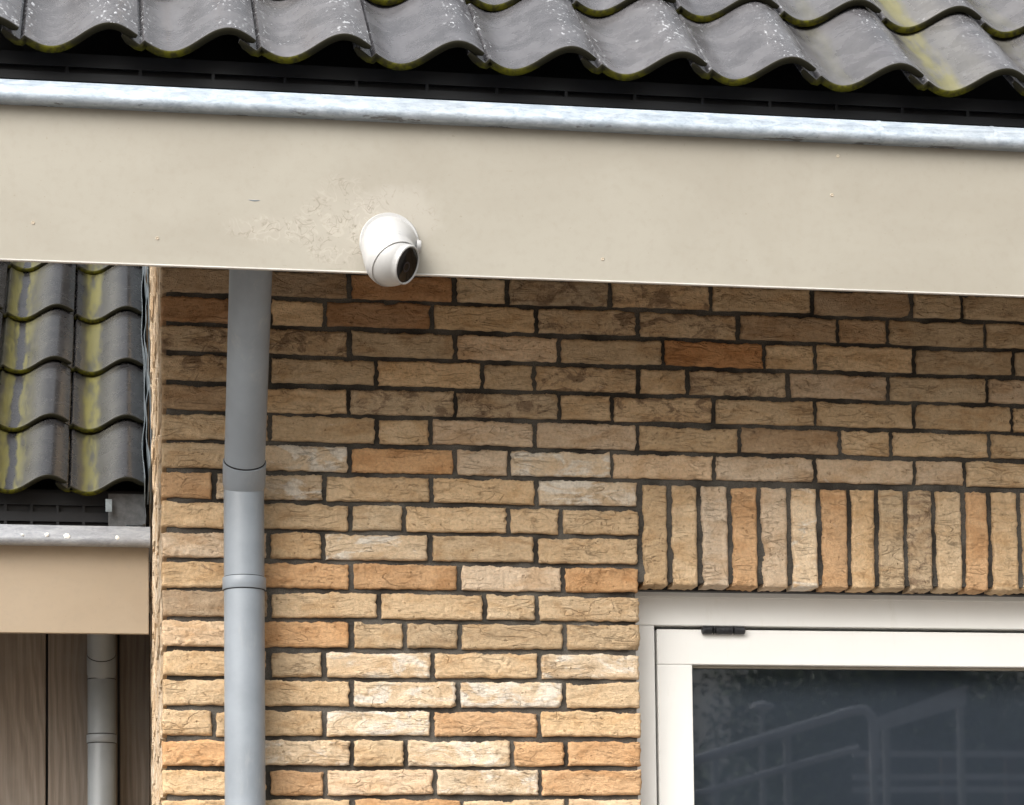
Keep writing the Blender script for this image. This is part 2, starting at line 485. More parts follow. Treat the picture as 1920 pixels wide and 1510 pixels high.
M_BRICK = mat_brick(True); M_RETURN = mat_brick(False); M_MORTAR = mat_mortar(); M_TILE = mat_tile()
M_ZINC = mat_zinc('pale_zinc', (0.30, 0.35, 0.405), (0.44, 0.495, 0.555), 0.5, 0.2, 0.85, 0.160)
M_ZINC2 = mat_zinc('aged_zinc', (0.25, 0.262, 0.285), (0.33, 0.345, 0.37), 0.42, 0.3, 0.35, -0.29)
M_FASCIA = mat_fascia('cream_fascia_paint', (0.322, 0.302, 0.256), (0.288, 0.266, 0.222), True)
M_FASCIA2 = mat_fascia('tan_fascia_paint', (0.335, 0.272, 0.200), (0.305, 0.245, 0.177))
M_PIPE = mat_plain('grey_plastic_pipe', (0.228, 0.256, 0.288), 0.38, 0, 0.5, 0.09, 9, 0.10, grime=(0.37, 0.375, 0.37))
M_PIPE2 = mat_plain('dull_grey_pipe', (0.175, 0.190, 0.200), 0.45, 0, 0.5, 0.07, 9, 0.08)
M_WHITE = mat_plain('white_camera_plastic', (0.425, 0.425, 0.423), 0.33, 0, 0.5, 0.015, 20)
M_LENS = mat_plain('black_lens_glass', (0.004, 0.0035, 0.0035), 0.06, 0, 0.28, 0.1, 30)
M_LENSIN = mat_plain('lens_barrel', (0.016, 0.010, 0.010), 0.6, 0, 0.3, 0.1, 30)
M_FRAME = mat_plain('white_window_paint', (0.775, 0.768, 0.742), 0.38, 0, 0.45, 0.015, 6, 0.05, grime=(0.66, 0.64, 0.58))
M_RUBBER_GAP = mat_plain('rubber_and_gap_black', (0.012, 0.011, 0.011), 0.7, 0, 0.3)
M_HINGE = mat_plain('dark_hinge_metal', (0.035, 0.036, 0.04), 0.4, 0.5, 0.5, 0.5, 180, 0.2)
M_BEAD = mat_plain('shaded_glazing_bead', (0.30, 0.27, 0.22), 0.6)  # brown tone stands for the shade under the sash rail
M_GLASS_BACK = mat_plain('grey_glass_backing', (0.135, 0.153, 0.192), 0.9, 0, 0.1, 0.08, 3)
M_DARK = mat_plain('plastic_and_gap_black', (0.012, 0.013, 0.016), 0.45, 0, 0.4)
M_UNDER = mat_plain('roof_underlay', (0.02, 0.02, 0.022), 0.9)
M_LEAD = mat_plain('lead_sheet', (0.20, 0.23, 0.25), 0.45, 0.5, 0.5, 0.25, 40, 0.2)
M_STEEL = mat_plain('galvanised_steel', (0.34, 0.35, 0.35), 0.4, 0.6, 0.5, 0.2, 40, 0.15)
M_DULL = mat_plain('dull_dark_zinc', (0.07, 0.072, 0.075), 0.5, 0.3, 0.5, 0.3, 40, 0.15)
M_SOFFIT = mat_plain('soffit_board', (0.42, 0.37, 0.30), 0.7)
M_EDGE_STRIP = mat_plain('pale_edge_strip', (0.50, 0.485, 0.455), 0.4)
M_SCREW = mat_plain('painted_screw', (0.42, 0.36, 0.28), 0.5)
M_WOOD = mat_wood(); M_GLASS = mat_glass(); M_PAVE = mat_paving()
M_ROOM = mat_plain('room_plaster', (0.25, 0.24, 0.23), 0.9)
M_RAIL = mat_plain('white_rail_paint', (0.40, 0.41, 0.44), 0.4)
M_LEAF = [mat_leaf('leaf_dark', (0.030, 0.055, 0.018), (0.055, 0.085, 0.028)), mat_leaf('leaf_mid', (0.04, 0.07, 0.02), (0.075, 0.11, 0.035))]
M_BARK = mat_plain('bark', (0.10, 0.08, 0.06), 0.9, 0, 0.2, 0.3, 8, 0.4)

GROUND = -3.0

# ------------------------------------------------------------------ ground and the dark room behind the glass
gr = MB(); gr.add([(-300, -300, GROUND), (300, -300, GROUND), (300, 300, GROUND), (-300, 300, GROUND)], [(0, 1, 2, 3)])
tag(gr.build('ground', M_PAVE), 'brown clinker paving in front of the house', kind='structure')

# ------------------------------------------------------------------ brick wall
H = 0.062            # course height
JOINT = 0.0105
CORNER = -0.3918
REVEAL = 0.617
XR = 1.95            # wall carries on past the right of the picture
ROWS = {
    0: ([-224, 1, 226, 340, 564, 789, 1016, 1243, 1360], 'bbrtddgbgg'),
    1: ([-167, -51, 177, 402, 625, 849, 1073, 1187, 1412], 'rtrgddbbgg'),
    2: ([-224, 1, 227, 452, 680, 906, 1021, 1246, 1476], 'ddgpgRttgg'),
    3: ([-168, 57, 284, 397, 624, 733, 959, 1186, 1413], 'dgtgdtdpgp'),
    4: ([-225, -2, 225, 451, 565, 791, 1018, 1243, 1469], 'btddtdtggt'),
    5: ([-168, 57, 172, 397, 620, 847, 1073, 1189, 1416], 'tgtppgbttg'),
    6: ([-225, -1, 224, 339, 563, 789, 1016, 1242, 1357], 'twopwppppt'),
    7: ([-284, -54, 172, 399], 'owttw'),
    8: ([-226, 0, 114, 337, 450], 'tttttt'),
    9: ([-172, -58, 168, 396], 'ptwtt'),
    10: ([-226, 1, 230, 454], 'toopo'),
    11: ([-170, 58, 284, 397], 'btttt'),
    12: ([-227, 0, 114, 229, 456], 'pogggg'),
    13: ([-173, -57, 172, 399], 'tgwtw'),
    14: ([-227, 0, 226, 453], 'ttwwt'),
    15: ([-287, -57, 170, 399], 'tgwot'),
    16: ([-228, 0, 112, 339, 455], 'owgwoo'),
    17: ([-175, -57, 174, 399], 'topwo'),
    18: ([-225, 0, 231, 456], 'ttotp'),
    19: ([-170, 57, 172, 399], 'ttgwt'),
    20: ([-226, 0, 226, 340], 'tpotg'),
}
SOLDIERS = ([624, 688, 754, 822, 888, 955, 1022, 1090, 1152, 1219, 1283, 1351, 1411, 1480, 1546, 1612, 1678, 1745], 'gtpopwotgdtottptot')
TINT = {   # colour, lime bloom, scorch
    't': ((0.665, 0.485, 0.300), 0.15, 6), 'o': ((0.645, 0.400, 0.215), 0.12, 6), 'R': ((0.54, 0.290, 0.135), 0.0, 5),
    'r': ((0.47, 0.275, 0.145), 0.0, 14), 'b': ((0.49, 0.345, 0.215), 0.04, 30), 'g': ((0.585, 0.430, 0.268), 0.10, 16),
    'd': ((0.61, 0.450, 0.285), 0.16, 78), 'p': ((0.69, 0.525, 0.365), 0.30, 8), 'w': ((0.72, 0.560, 0.385), 0.86, 8),
}


def waves(x, y, fx, fy, seed, k=9):
    r = np.random.default_rng(seed)
    s = np.zeros_like(x)
    for _ in range(k):
        a, b = r.normal(0, fx), r.normal(0, fy)
        s += np.sin(2 * np.pi * (a * x + b * y) + r.uniform(0, 6.28))
    return s / math.sqrt(k / 2)


def brick_mesh(L, S, D, seed, ends=(True, True)):
    """hand-moulded brick: long side L along u, short side S along v, front face at depth 0 (proud is negative), body D deep"""
    r = np.random.default_rng(seed)
    nu = max(8, int(L / 0.0032)); nv = max(8, int(S / 0.0032))
    u = np.linspace(-L / 2, L / 2, nu); v = np.linspace(-S / 2, S / 2, nv)
    U, V = np.meshgrid(u, v, indexing='ij')
    eu = np.minimum(U + L / 2, L / 2 - U); ev = np.minimum(V + S / 2, S / 2 - V)
    # body undulation, folds left by the clay being thrown in the mould
    d = 0.0009 * waves(U, V, 7, 14, seed + 1)
    for q in range(2):
        ang = r.normal(0, 0.28); f = r.uniform(45, 85)
        ph = f * (V * math.cos(ang) + U * math.sin(ang)) + 0.75 * waves(U, V, 9, 16, seed + 5 + q) + r.uniform(0, 1)
        fr = ph - np.floor(ph)
        saw = np.where(fr < 0.80, fr / 0.80, (1 - fr) / 0.20)
        mask = np.clip(waves(U, V, 8, 12, seed + 9 + q) * 0.6 + 0.35, 0, 1)
        d += (0.0034 if q == 0 else 0.0022) * saw * mask * r.uniform(0.35, 1.25)
    d += 0.00035 * waves(U, V, 60, 80, seed + 20)
    # rounded, worn arrises
    e = np.minimum(eu, ev); d -= 0.0035 * np.clip(1 - e / 0.0045, 0, 1) ** 2
    d -= 0.001
    # ragged outline: the top arris is torn more than the bottom one
    rag_t = 0.0011 * waves(U, 0 * U, 14, 1, seed + 31) + 0.00055 * waves(U, 0 * U, 90, 1, seed + 32)
    rag_b = 0.0006 * waves(U, 0 * U, 22, 1, seed + 33)
    rag_l = 0.0010 * waves(0 * V, V, 1, 40, seed + 34); rag_r = 0.0010 * waves(0 * V, V, 1, 40, seed + 35)
    wt = np.clip((V + S / 2) / S, 0, 1) ** 3; wb = np.clip((S / 2 - V) / S, 0, 1) ** 3
    wl_ = np.clip((L / 2 - U) / L, 0, 1) ** 8; wr_ = np.clip((U + L / 2) / L, 0, 1) ** 8
    tilt = r.normal(0, 0.0008); bow = r.normal(0, 0.0006)
    VV = V + rag_t * wt + rag_b * wb + tilt * U / (L / 2) + bow * np.cos(np.pi * U / L)
    UU = U + rag_l * wl_ + rag_r * wr_
    # broken corner or chipped edge now and then
    if r.random() < 0.30:
        cu, cv = (r.choice([-1, 1]) * L / 2, r.choice([-1, 1]) * S / 2) if r.random() < 0.65 else (r.uniform(-0.4, 0.4) * L, S / 2)
        dist = np.hypot((U - cu) / r.uniform(0.010, 0.024), (V - cv) / r.uniform(0.006, 0.011)) + 0.18 * waves(U, V, 50, 50, seed + 41)
        d -= 0.010 * np.clip(1.15 - dist, 0, 1)
    front = np.stack([UU, -d, VV], -1).reshape(-1, 3)
    faces = []
    idx = np.arange(nu * nv).reshape(nu, nv)
    a, b, c, e2 = idx[:-1, :-1].ravel(), idx[1:, :-1].ravel(), idx[1:, 1:].ravel(), idx[:-1, 1:].ravel()
    faces = np.stack([a, b, c, e2], 1).tolist()
    ring = list(idx[:, 0]) + list(idx[-1, 1:]) + list(idx[-2::-1, -1]) + list(idx[0, -2:0:-1])
    n = len(front); m = len(ring)
    back = front[ring].copy(); back[:, 1] = D
    mid = front[ring].copy(); mid[:, 1] = 0.012 + mid[:, 1]
    for k in range(m):
        j = (k + 1) % m
        faces.append([ring[j], ring[k], n + k, n + j]); faces.append([n + j, n + k, n + m + k, n + m + j])
    return np.vstack([front, mid, back]), faces


wall = empty('brick_wall', (CORNER, 0, GROUND), 'tan and orange hand-moulded brick wall with dark recessed mortar', 'wall')
serial = [100]


def place_brick(cx, cz, L, S, D, code, upright=False, y=0.0):
    serial[0] += 61
    vv, ff = brick_mesh(L, S, D, serial[0])
    if upright:      # turn 90 degrees in the wall plane
        vv = np.stack([-vv[:, 2], vv[:, 1], vv[:, 0]], -1)
    r = np.random.default_rng(serial[0] + 3)
    vv[:, 1] += r.normal(0, 0.0009) + y
    me = bpy.data.meshes.new('brick')
    me.from_pydata(vv.tolist(), [], ff)
    me.polygons.foreach_set('use_smooth', [True] * len(me.polygons))
    o = link('brick', me, M_BRICK, wall, (cx, 0, cz))
    (cr, cg, cb), wh, dk = TINT[code]
    g = 1 + r.normal(0, 0.055); w = r.normal(0, 0.02)
    o.color = (cr * g * (1 + w), cg * g, cb * g * (1 - 1.4 * w), max(0, min(1, wh + r.normal(0, 0.06))))
    o.pass_index = int(max(0, dk + r.normal(0, 4)))


for row, (js, codes) in ROWS.items():
    zc = -(row + 0.5) * H
    js = [j / 1000 for j in js]
    codes = list(codes)
    if row <= 6:
        end = js[-1]; k = 0
        while end < XR:
            end += 0.1132 if (k + row) % 3 == 2 else 0.2262
            js.append(end); codes.append('tgpgt'[(k + row) % 5]); k += 1
        xs = [CORNER - JOINT / 2] + js
    else:
        xs = [CORNER - JOINT / 2] + js + [REVEAL + JOINT / 2 + random.uniform(-0.0015, 0.0015)]
    for i in range(len(xs) - 1):
        L = xs[i + 1] - xs[i] - JOINT + random.uniform(-0.0015, 0.0015)
        S = H - JOINT + random.uniform(-0.0012, 0.0012)
        place_brick((xs[i] + xs[i + 1]) / 2, zc + random.uniform(-0.0008, 0.0008), L, S, 0.085, codes[i % len(codes)])

SOL_T, SOL_B = -0.444, -0.6605
sx, sc = SOLDIERS
for i in range(len(sx) - 1):
    place_brick((sx[i] + sx[i + 1]) / 2000, (SOL_T + SOL_B) / 2 + random.uniform(-0.001, 0.001),
                SOL_T - SOL_B + random.uniform(-0.002, 0.001), (sx[i + 1] - sx[i]) / 1000 - 0.0125, 0.060, sc[i], True)

mo = MB()
MY = 0.0095
mo.box(CORNER + MY, REVEAL - 0.006, MY, 0.086, GROUND, 0.55)
mo.box(REVEAL - 0.006, XR + 0.2, MY + 0.0004, 0.086, SOL_B + 0.008, 0.55)
mo.build('mortar', M_MORTAR, wall)
MB().box(REVEAL + 0.001, XR + 0.2, 0.0615, 0.0875, SOL_B - 0.002, SOL_B + 0.0075).build('shadow_gap_strip', M_DARK, wall)  # black strip drawn for the shaded gap between soldier bricks and frame

# side of the house, running back past the lower roof: courses seen edge-on
rt = MB()
for k in range(-17, 48):
    zc = -(k + 0.5) * H
    y = 0.0885 if k % 2 else 0.20
    if k % 2 == 0:
        rt.box(CORNER + random.uniform(-0.002, 0.002), CORNER + 0.05, 0.0885, 0.195, zc - 0.0255, zc + 0.0255)
        if k <= -1 and False: pass
    while y < 4.2:
        if not (k < 0 and -k * H > 0.50 + 0.9 * y):
            ofs = random.uniform(-0.0035, 0.0025)
            nseg = 5
            L = 0.2155
            for q in range(nseg):
                o2 = ofs + random.uniform(-0.0016, 0.0016)
                rt.box(CORNER + o2, CORNER + 0.05, y + L * q / nseg, y + L * (q + 1) / nseg + (0.0003 if q < nseg - 1 else 0),
                       zc - 0.0257 + random.uniform(-0.001, 0.001), zc + 0.0257 + random.uniform(-0.001, 0.001))
        y += 0.2262
tag(rt.build('side_bricks', M_RETURN, wall), kind='stuff')
rc = MB(); rc.add([(CORNER + 0.009, 0.0862, GROUND), (CORNER + 0.009, 4.3, GROUND), (CORNER + 0.009, 4.3, 3.8), (CORNER + 0.009, 0.0862, 0.55),
                   (CORNER + 0.10, 0.0862, GROUND), (CORNER + 0.10, 4.3, GROUND), (CORNER + 0.10, 4.3, 3.8), (CORNER + 0.10, 0.0862, 0.55)],
                  [(0, 3, 2, 1), (4, 5, 6, 7), (0, 1, 5, 4), (2, 3, 7, 6), (1, 2, 6, 5), (0, 4, 7, 3)])
rc.build('side_mortar', M_MORTAR, wall)
# lower courses, below the picture, joined
lw = MB()
for row in range(21, 48):
    x = CORNER - (0.1131 if row % 2 else 0); zc = -(row + 0.5) * H
    while x < REVEAL - 0.02:
        a, b = max(x, CORNER), min(x + 0.2157, REVEAL)
        if b - a > 0.02: lw.box(a, b, random.uniform(-0.002, 0.001), 0.085, zc - 0.0257, zc + 0.0257, 0.002)
        x += 0.2262
tag(lw.build('lower_bricks', M_RETURN, wall), kind='stuff')

# ------------------------------------------------------------------ roofs
PITCH = 0.2222
TT = 0.0135


def tile_profile(t):
    """top-surface height across one tile, t = 0 at the left lap, 1 at the tip of the roll"""
    h = 0.0255 * (1 - math.cos(math.pi * (t - 0.26) / 0.51))
    if t < 0.055:
        s = min(1, (0.055 - t) / 0.05); h -= 0.0155 * s * s * (3 - 2 * s)
    return h


def tile_mesh():
    nx, LEN = 44, 0.43
    ts = [-0.13, -0.08, -0.03, 0.0, 0.012, 0.025, 0.038, 0.05, 0.06] + [0.08 + 0.92 * i / (nx - 10) for i in range(nx - 9)]
    xs = [t * PITCH for t in ts]; hs = [tile_profile(t) for t in ts]
    # normals of the profile so the shell has an even thickness
    rings = []
    ylist_top = [0.0035, 0.012, 0.05, 0.11, 0.18, 0.25, 0.32, LEN]
    pts = []
    for i in range(nx):
        dx = xs[min(i + 1, nx - 1)] - xs[max(i - 1, 0)]; dh = hs[min(i + 1, nx - 1)] - hs[max(i - 1, 0)]
        l = math.hypot(dx, dh); nxx, nz = -dh / l, dx / l
        th = TT
        edge = min(ts[i] + 0.13, 1.0 - ts[i])
        th = TT * (0.55 + 0.45 * min(1, edge / 0.035))
        top = lambda y, inset=0.0: (xs[i] - nxx * inset, y, hs[i] + TT - nz * inset)
        col = []
        col.append((xs[i] - nxx * th, LEN, hs[i] + TT - nz * th))
        col.append((xs[i] - nxx * th, 0.0015, hs[i] + TT - nz * th))
        col.append((xs[i] - nxx * (th - 0.0015), 0.0, hs[i] + TT - nz * (th - 0.0015)))
        col.append(top(0.0, 0.0035)); col.append(top(0.001, 0.001))
        for y in ylist_top: col.append(top(y))
        pts.append(col)
    m = len(pts[0]); v = [p for c in pts for p in c]; f = []
    for i in range(nx - 1):
        for k in range(m - 1):
            f.append((i * m + k, (i + 1) * m + k, (i + 1) * m + k + 1, i * m + k + 1))
    for i in (0, nx - 1):
        for k in range(1, m // 2):
            a, b, c2, d2 = i * m + k - 1, i * m + k, i * m + m - 1 - k, i * m + m - k
            if len({a, b, c2, d2}) == 4: f.append((a, b, c2, d2) if i == 0 else (d2, c2, b, a))
    me = bpy.data.meshes.new('roof_tile')
    me.from_pydata(v, [], f); me.validate()
    me.polygons.foreach_set('use_smooth', [True] * len(me.polygons))
    me.set_sharp_from_angle(angle=math.radians(50))
    me.materials.append(M_TILE)
    return me


TILE = tile_mesh()


def roof(root, x_tip0, cols, rows_, y0, z0, c, s, color):
    phi = math.atan2(s, c) - math.asin(0.019 / math.hypot(c, s))
    for r in rows_:
        for k in cols:
            o = bpy.data.objects.new('tile', TILE)
            COL.objects.link(o); o.parent = root
            w = Vector((x_tip0 + k * PITCH + random.uniform(-0.0015, 0.0015), y0 + r * c + random.uniform(-0.003, 0.003), z0 + r * s + random.uniform(-0.0012, 0.0012)))
            o.location = w - WORLD_LOC[root]
            o.rotation_euler = (phi + random.uniform(-0.006, 0.006), 0, random.uniform(-0.004, 0.004))
            o.color = color(k, r)


def slope_board(x0, x1, y0, z0, c, s, n, drop, th):
    """board under the tiles following the slope"""
    l = math.hypot(c, s); ny, nz = -s / l, c / l
    a = (y0 - ny * drop, z0 - nz * drop); b = (y0 + c * n - ny * drop, z0 + s * n - nz * drop)
    v = []
    for x in (x0, x1):
        for (p, q) in ((a, 0), (b, 0), (b, th), (a, th)): v.append((x, p[0] - ny * q, p[1] - nz * q))
    return v, [(0, 1, 2, 3), (7, 6, 5, 4), (0, 4, 5, 1), (1, 5, 6, 2), (2, 6, 7, 3), (3, 7, 4, 0)]


UC, US, UY, UZ = 0.24, 0.23, -0.42, 0.2725
upper = empty('tiled_roof', (0.2, UY, UZ), 'upper roof of wavy grey tiles above the cream fascia', 'roof')
roof(upper, -0.4415, range(-2, 11), range(0, 4), UY, UZ, UC, US,
     lambda k, r: (0.75 if k == 7 else (0.18 if k in (6, 8) else 0.0), max(0.2, min(1.0, random.uniform(0.5, 0.9) - 0.05 * max(0, k - 4))), 1.0, 1.15))
v_, f_ = slope_board(-1.02, 2.0, UY + 0.09, UZ + 0.045, UC, US, 12, 0.075, 0.02)
obj('underlay', v_, f_, M_UNDER, upper)
cb = MB()      # slotted bird comb under the first course
cb.box(-1.02, 2.0, -0.352, -0.345, 0.246, 0.262)
cb.box(-1.02, 2.0, -0.352, -0.345, 0.274, 0.30)
for i in range(21): cb.box(-1.00 + i * 0.14, -0.994 + i * 0.14, -0.3515, -0.3455, 0.262, 0.274)
cb.box(-1.02, 2.0, -0.335, -0.32, 0.20, 0.305)
cb.build('bird_comb', M_DARK, upper)
vb = MB(); v_, f_ = slope_board(-1.04, -1.022, UY + 0.05, UZ + 0.06, UC, US, 12, -0.03, 0.22); vb.add(v_, f_)
vb.build('verge_board', M_FASCIA2, upper)

# gutter over the cream fascia
gut = empty('roof_gutter', (0.2, -0.48, 0.168), 'pale zinc gutter with rounded lip along the top of the cream fascia', 'gutter')
def bead(y, z, k=1.0):      # sloping top sheet turned into a rolled lip, then back to the fascia
    p = [(y + 0.006, z + 0.0235 * k), (y - 0.002, z + 0.0240 * k), (y - 0.022, z + 0.006 * k)]
    for i in range(13):
        q = math.radians(140 + i * 13.5); p.append((y - 0.0140 + 0.0118 * k * math.cos(q), z - 0.0115 * k + 0.0125 * k * math.sin(q)))
    return p + [(y + 0.004, z - 0.0225 * k)]


pr = bead(-0.4835, 0.1680)
pr_in = [(-0.470, 0.148), (-0.470, 0.05), (-0.350, 0.05), (-0.350, 0.235), (-0.3525, 0.235), (-0.3525, 0.0525), (-0.4675, 0.0525), (-0.4675, 0.188)]
xs_ = [-1.04 + i * 0.1 for i in range(31)]
gm = MB().sweep_x(pr, xs_, closed=False)
gm.build('bead', M_ZINC, gut, smooth=True)
MB().sweep_x(pr_in, [-1.04, 1.96]).build('trough', M_ZINC, gut)
for px in (1655, 1868):
    X = at(px, 255, -0.51).x
    sm = [(a - 0.0012, b + (0.0006 if b > 0.168 else -0.0006)) for (a, b) in pr]
    MB().sweep_x(sm, [X - 0.004, X + 0.004], closed=False).build('solder_seam', M_ZINC, gut, smooth='all')

# cream fascia
fas = empty('fascia_board', (0.2, -0.47, -0.147), 'wide cream fascia board above the brick wall, scuffed around the camera', 'fascia')
MB().box(-1.04, 2.0, -0.48, -0.471, -0.1475, 0.146, 0.0012).build('board', M_FASCIA, fas)
MB().box(-1.04, 2.0, -0.4822, -0.4738, -0.1492, -0.1460, 0.0012).build('edge_strip', M_EDGE_STRIP, fas)  # thin paler strip along the board's bottom edge
MB().box(-1.04, 2.0, -0.4700, 0.02, 0.028, 0.038).build('soffit', M_SOFFIT, fas)
MB().box(-1.04, -1.022, -0.4595, 0.0, -0.147, 0.0275).build('end_board', M_FASCIA, fas)
for (px, py) in ((295, 447), (1571, 293), (1560, 366), (1130, 486), (62, 418)):
    p = at(px, py, -0.48)
    MB().lathe((p.x, -0.479, p.z), (0, -1, 0), [(0, 0.0036), (0.0016, 0.0034), (0.0022, 0.0026), (0.0012, 0.0016)], 16).build('screw', M_SCREW, fas)

# ------------------------------------------------------------------ security camera
scam = empty('security_camera', (0.0291, -0.48, -0.0909), 'white turret security camera with black lens on the cream fascia', 'camera')
BC = Vector((0.0291, -0.4805, -0.0909)); BALL = Vector((0.0253, -0.545, -0.1408)); RB = 0.0492
LN = Vector((0.7306, -0.5489, -0.4061)).normalized(); MN = Vector((0.3935, -0.5799, -0.7133)).normalized()


def ring_pts(c, nrm, r, n=64):
    nrm = nrm.normalized(); a = (Vector((1, 0, 0)) - nrm * nrm.x).normalized(); b = nrm.cross(a)
    return [c + (a * math.cos(2 * math.pi * i / n) + b * math.sin(2 * math.pi * i / n)) * r for i in range(n)]


def loft(rings, cap0=False, cap1=False):
    n = len(rings[0]); v = [p for r in rings for p in r]; f = []
    for k in range(len(rings) - 1):
        for i in range(n):
            j = (i + 1) % n; f.append((k * n + i, k * n + j, (k + 1) * n + j, (k + 1) * n + i))
    if cap0: f.append(tuple(range(n))[::-1])
    if cap1: f.append(tuple(range((len(rings) - 1) * n, len(rings) * n)))
    return v, f


NY = Vector((0, -1, 0))
rings = [ring_pts(BC, NY, 0.0562), ring_pts(BC + NY * 0.003, NY, 0.0568), ring_pts(BC + NY * 0.013, NY, 0.0566), ring_pts(BC + NY * 0.0155, NY, 0.0550), ring_pts(BC + NY * 0.0150, NY, 0.0500)]
v_, f_ = loft(rings, True, True); obj('base', v_, f_, M_WHITE, scam, smooth=True)
F0 = BC + NY * 0.0157 + Vector((0.0005, 0, -0.0035)); RC = 0.0512
rings = []
for i in range(15):
    t = i / 14; e = t * t * (3 - 2 * t)
    c = F0.lerp(BALL, t); nn = NY.lerp(MN, e)
    r = 0.0522 * (1 - t) + RC * t + 0.0046 * math.sin(math.pi * t)
    rings.append(ring_pts(c, nn, r))
for k in (0.004, 0.008, 0.0125, 0.0160): rings.append(ring_pts(BALL + MN * k, MN, math.sqrt(RC ** 2 - k * k)))
rings.append(ring_pts(BALL + MN * 0.0165, MN, math.sqrt(RC ** 2 - 0.016 ** 2) - 0.0012))
rings.append(ring_pts(BALL + MN * 0.0130, MN, math.sqrt(RC ** 2 - 0.016 ** 2) - 0.0016))
v_, f_ = loft(rings); obj('cover', v_, f_, M_WHITE, scam, smooth=True)
CUT = 0.0392
rim = 0.0362
prof = [(RB * math.cos(a), RB * math.sin(a)) for a in [math.pi * (1 - i / 40 * (1 - math.asin(0.0382 / RB) / math.pi)) for i in range(41)]]
prof += [(CUT, rim + 0.0004), (CUT + 0.0010, rim - 0.0010), (CUT + 0.0006, rim - 0.0024), (CUT - 0.0012, rim - 0.0030), (CUT - 0.012, rim - 0.0034)]
ball = MB().lathe(BALL, LN, prof, 72, False, False).build('eyeball', M_WHITE, scam, smooth=True)
MB().lathe(BALL, LN, [(CUT - 0.003, rim - 0.0030), (CUT - 0.0014, rim - 0.0031), (CUT - 0.0010, rim - 0.006)], 64).build('lens_window', M_LENS, scam, smooth=True)
up = Vector((0, 0, 1)); side = LN.cross(up).normalized(); lup = side.cross(LN)
lm = MB(); lm.lathe(BALL + lup * -0.004, LN, [(CUT - 0.004, 0.0105), (CUT - 0.0004, 0.0100), (CUT - 0.0002, 0.0075), (CUT - 0.0014, 0.006)], 40)
lm.build('lens_barrel', M_LENSIN, scam, smooth=True)
ps = at(789, 462, -0.525)
MB().lathe(Vector((ps.x - 0.008, ps.y, ps.z)), (1, -0.1, -0.05), [(0, 0.0115), (0.0065, 0.0115), (0.0085, 0.0100)], 24).build('set_screw', M_WHITE, scam, smooth=True)

# ------------------------------------------------------------------ front downpipe
PX, PY_, PR = -0.2262, -0.062, 0.0415
dp = empty('downpipe', (PX, PY_, GROUND), 'grey downpipe in front of the brick wall, left of the camera', 'downpipe')
J = Vector((PX, PY_, at(458, 906, PY_ - PR).z))
T = Vector((PX + 0.0005, -0.352, at(470, 508, -0.352).z))
ud = (T - J).normalized()
MB().lathe((PX, PY_, GROUND), (0, 0, 1), [(0, PR), (J.z - GROUND - 0.012, PR), (J.z - GROUND + 0.012, PR - 0.001), (J.z - GROUND + 0.02, PR - 0.01)], 64).build('pipe', M_PIPE, dp, smooth=True)
UL = (T - J).length + 0.16
MB().lathe(J - ud * 0.004, ud, [(0, PR - 0.006), (0.002, PR), (UL, PR)], 64).build('angled_pipe', M_PIPE, dp, smooth=True)
MB().lathe(J - ud * 0.002, ud, [(0, PR - 0.001), (0.003, PR + 0.0006), (0.012, PR + 0.0022), (0.058, PR + 0.0028), (0.0600, PR + 0.0026), (0.0602, PR + 0.0008), (0.059, PR - 0.001)], 64, False, False).build('elbow_collar', M_PIPE, dp, smooth=True)
MB().lathe(J + ud * 0.0582, ud, [(0, PR + 0.0004), (0.0025, PR + 0.0010), (0.0032, PR + 0.0002)], 64, False, False).build('dark_joint_ring', M_RUBBER_GAP, dp, smooth=True)  # dark ring stands in for shade and dirt in the collar gap
z1 = at(458, 1078, PY_ - PR).z; z0 = at(458, 1101, PY_ - PR).z
br = MB()
br.lathe((PX, PY_, z0), (0, 0, 1), [(0, PR - 0.001), (0.0, PR + 0.0026), (0.001, PR + 0.0032), (z1 - z0 - 0.001, PR + 0.0032), (z1 - z0, PR + 0.0026), (z1 - z0, PR - 0.001)], 64, False, False)
br.build('pipe_bracket', M_PIPE, dp, smooth=True)
for zz in (z0 - 0.0018, z1 + 0.0002):  # dark rings drawn in for the joint lines beside the bracket
    MB().lathe((PX, PY_, zz), (0, 0, 1), [(0, PR + 0.0003), (0.0004, PR + 0.0009), (0.0012, PR + 0.0009), (0.0016, PR + 0.0003)], 64, False, False).build('dark_joint_ring', M_RUBBER_GAP, dp, smooth=True)
MB().box(PX - 0.006, PX + 0.006, PY_ + PR, 0.02, (z0 + z1) / 2 - 0.008, (z0 + z1) / 2 + 0.008).build('wall_fixing', M_PIPE, dp)

# ------------------------------------------------------------------ window
WY = 0.088
win = empty('window', (REVEAL, WY, -2.2), 'white framed window with dark reflecting glass under a soldier course', 'window')
WB = -2.15; WX1 = 1.95
zt = -0.6664 + 0.03; hb = -0.7345; rt_ = -0.7425; gt = -0.8195
gl_, sl, gx = 0.6712, 0.6775, 0.7556
MB().box(0.600, WX1, WY, WY + 0.07, hb, zt, 0.002).build('frame_head', M_FRAME, win)
MB().box(0.600, WX1, WY - 0.006, WY - 0.0002, -0.674, zt, 0.0015).build('drip_moulding', M_FRAME, win)
MB().box(0.600, gl_, WY, WY + 0.07, WB, hb - 0.0006, 0.0015).build('frame_jamb', M_FRAME, win)
MB().box(gl_ + 0.0004, sl + 0.03, WY + 0.057, WY + 0.064, WB, hb - 0.03).box(gl_ + 0.0004, WX1, WY + 0.057, WY + 0.064, hb - 0.0295, hb - 0.001).build('seal', M_RUBBER_GAP, win)
sash = empty('sash', (sl, WY, WB), None, None); sash.parent = win; sash.location = WORLD_LOC[sash] - WORLD_LOC[win]
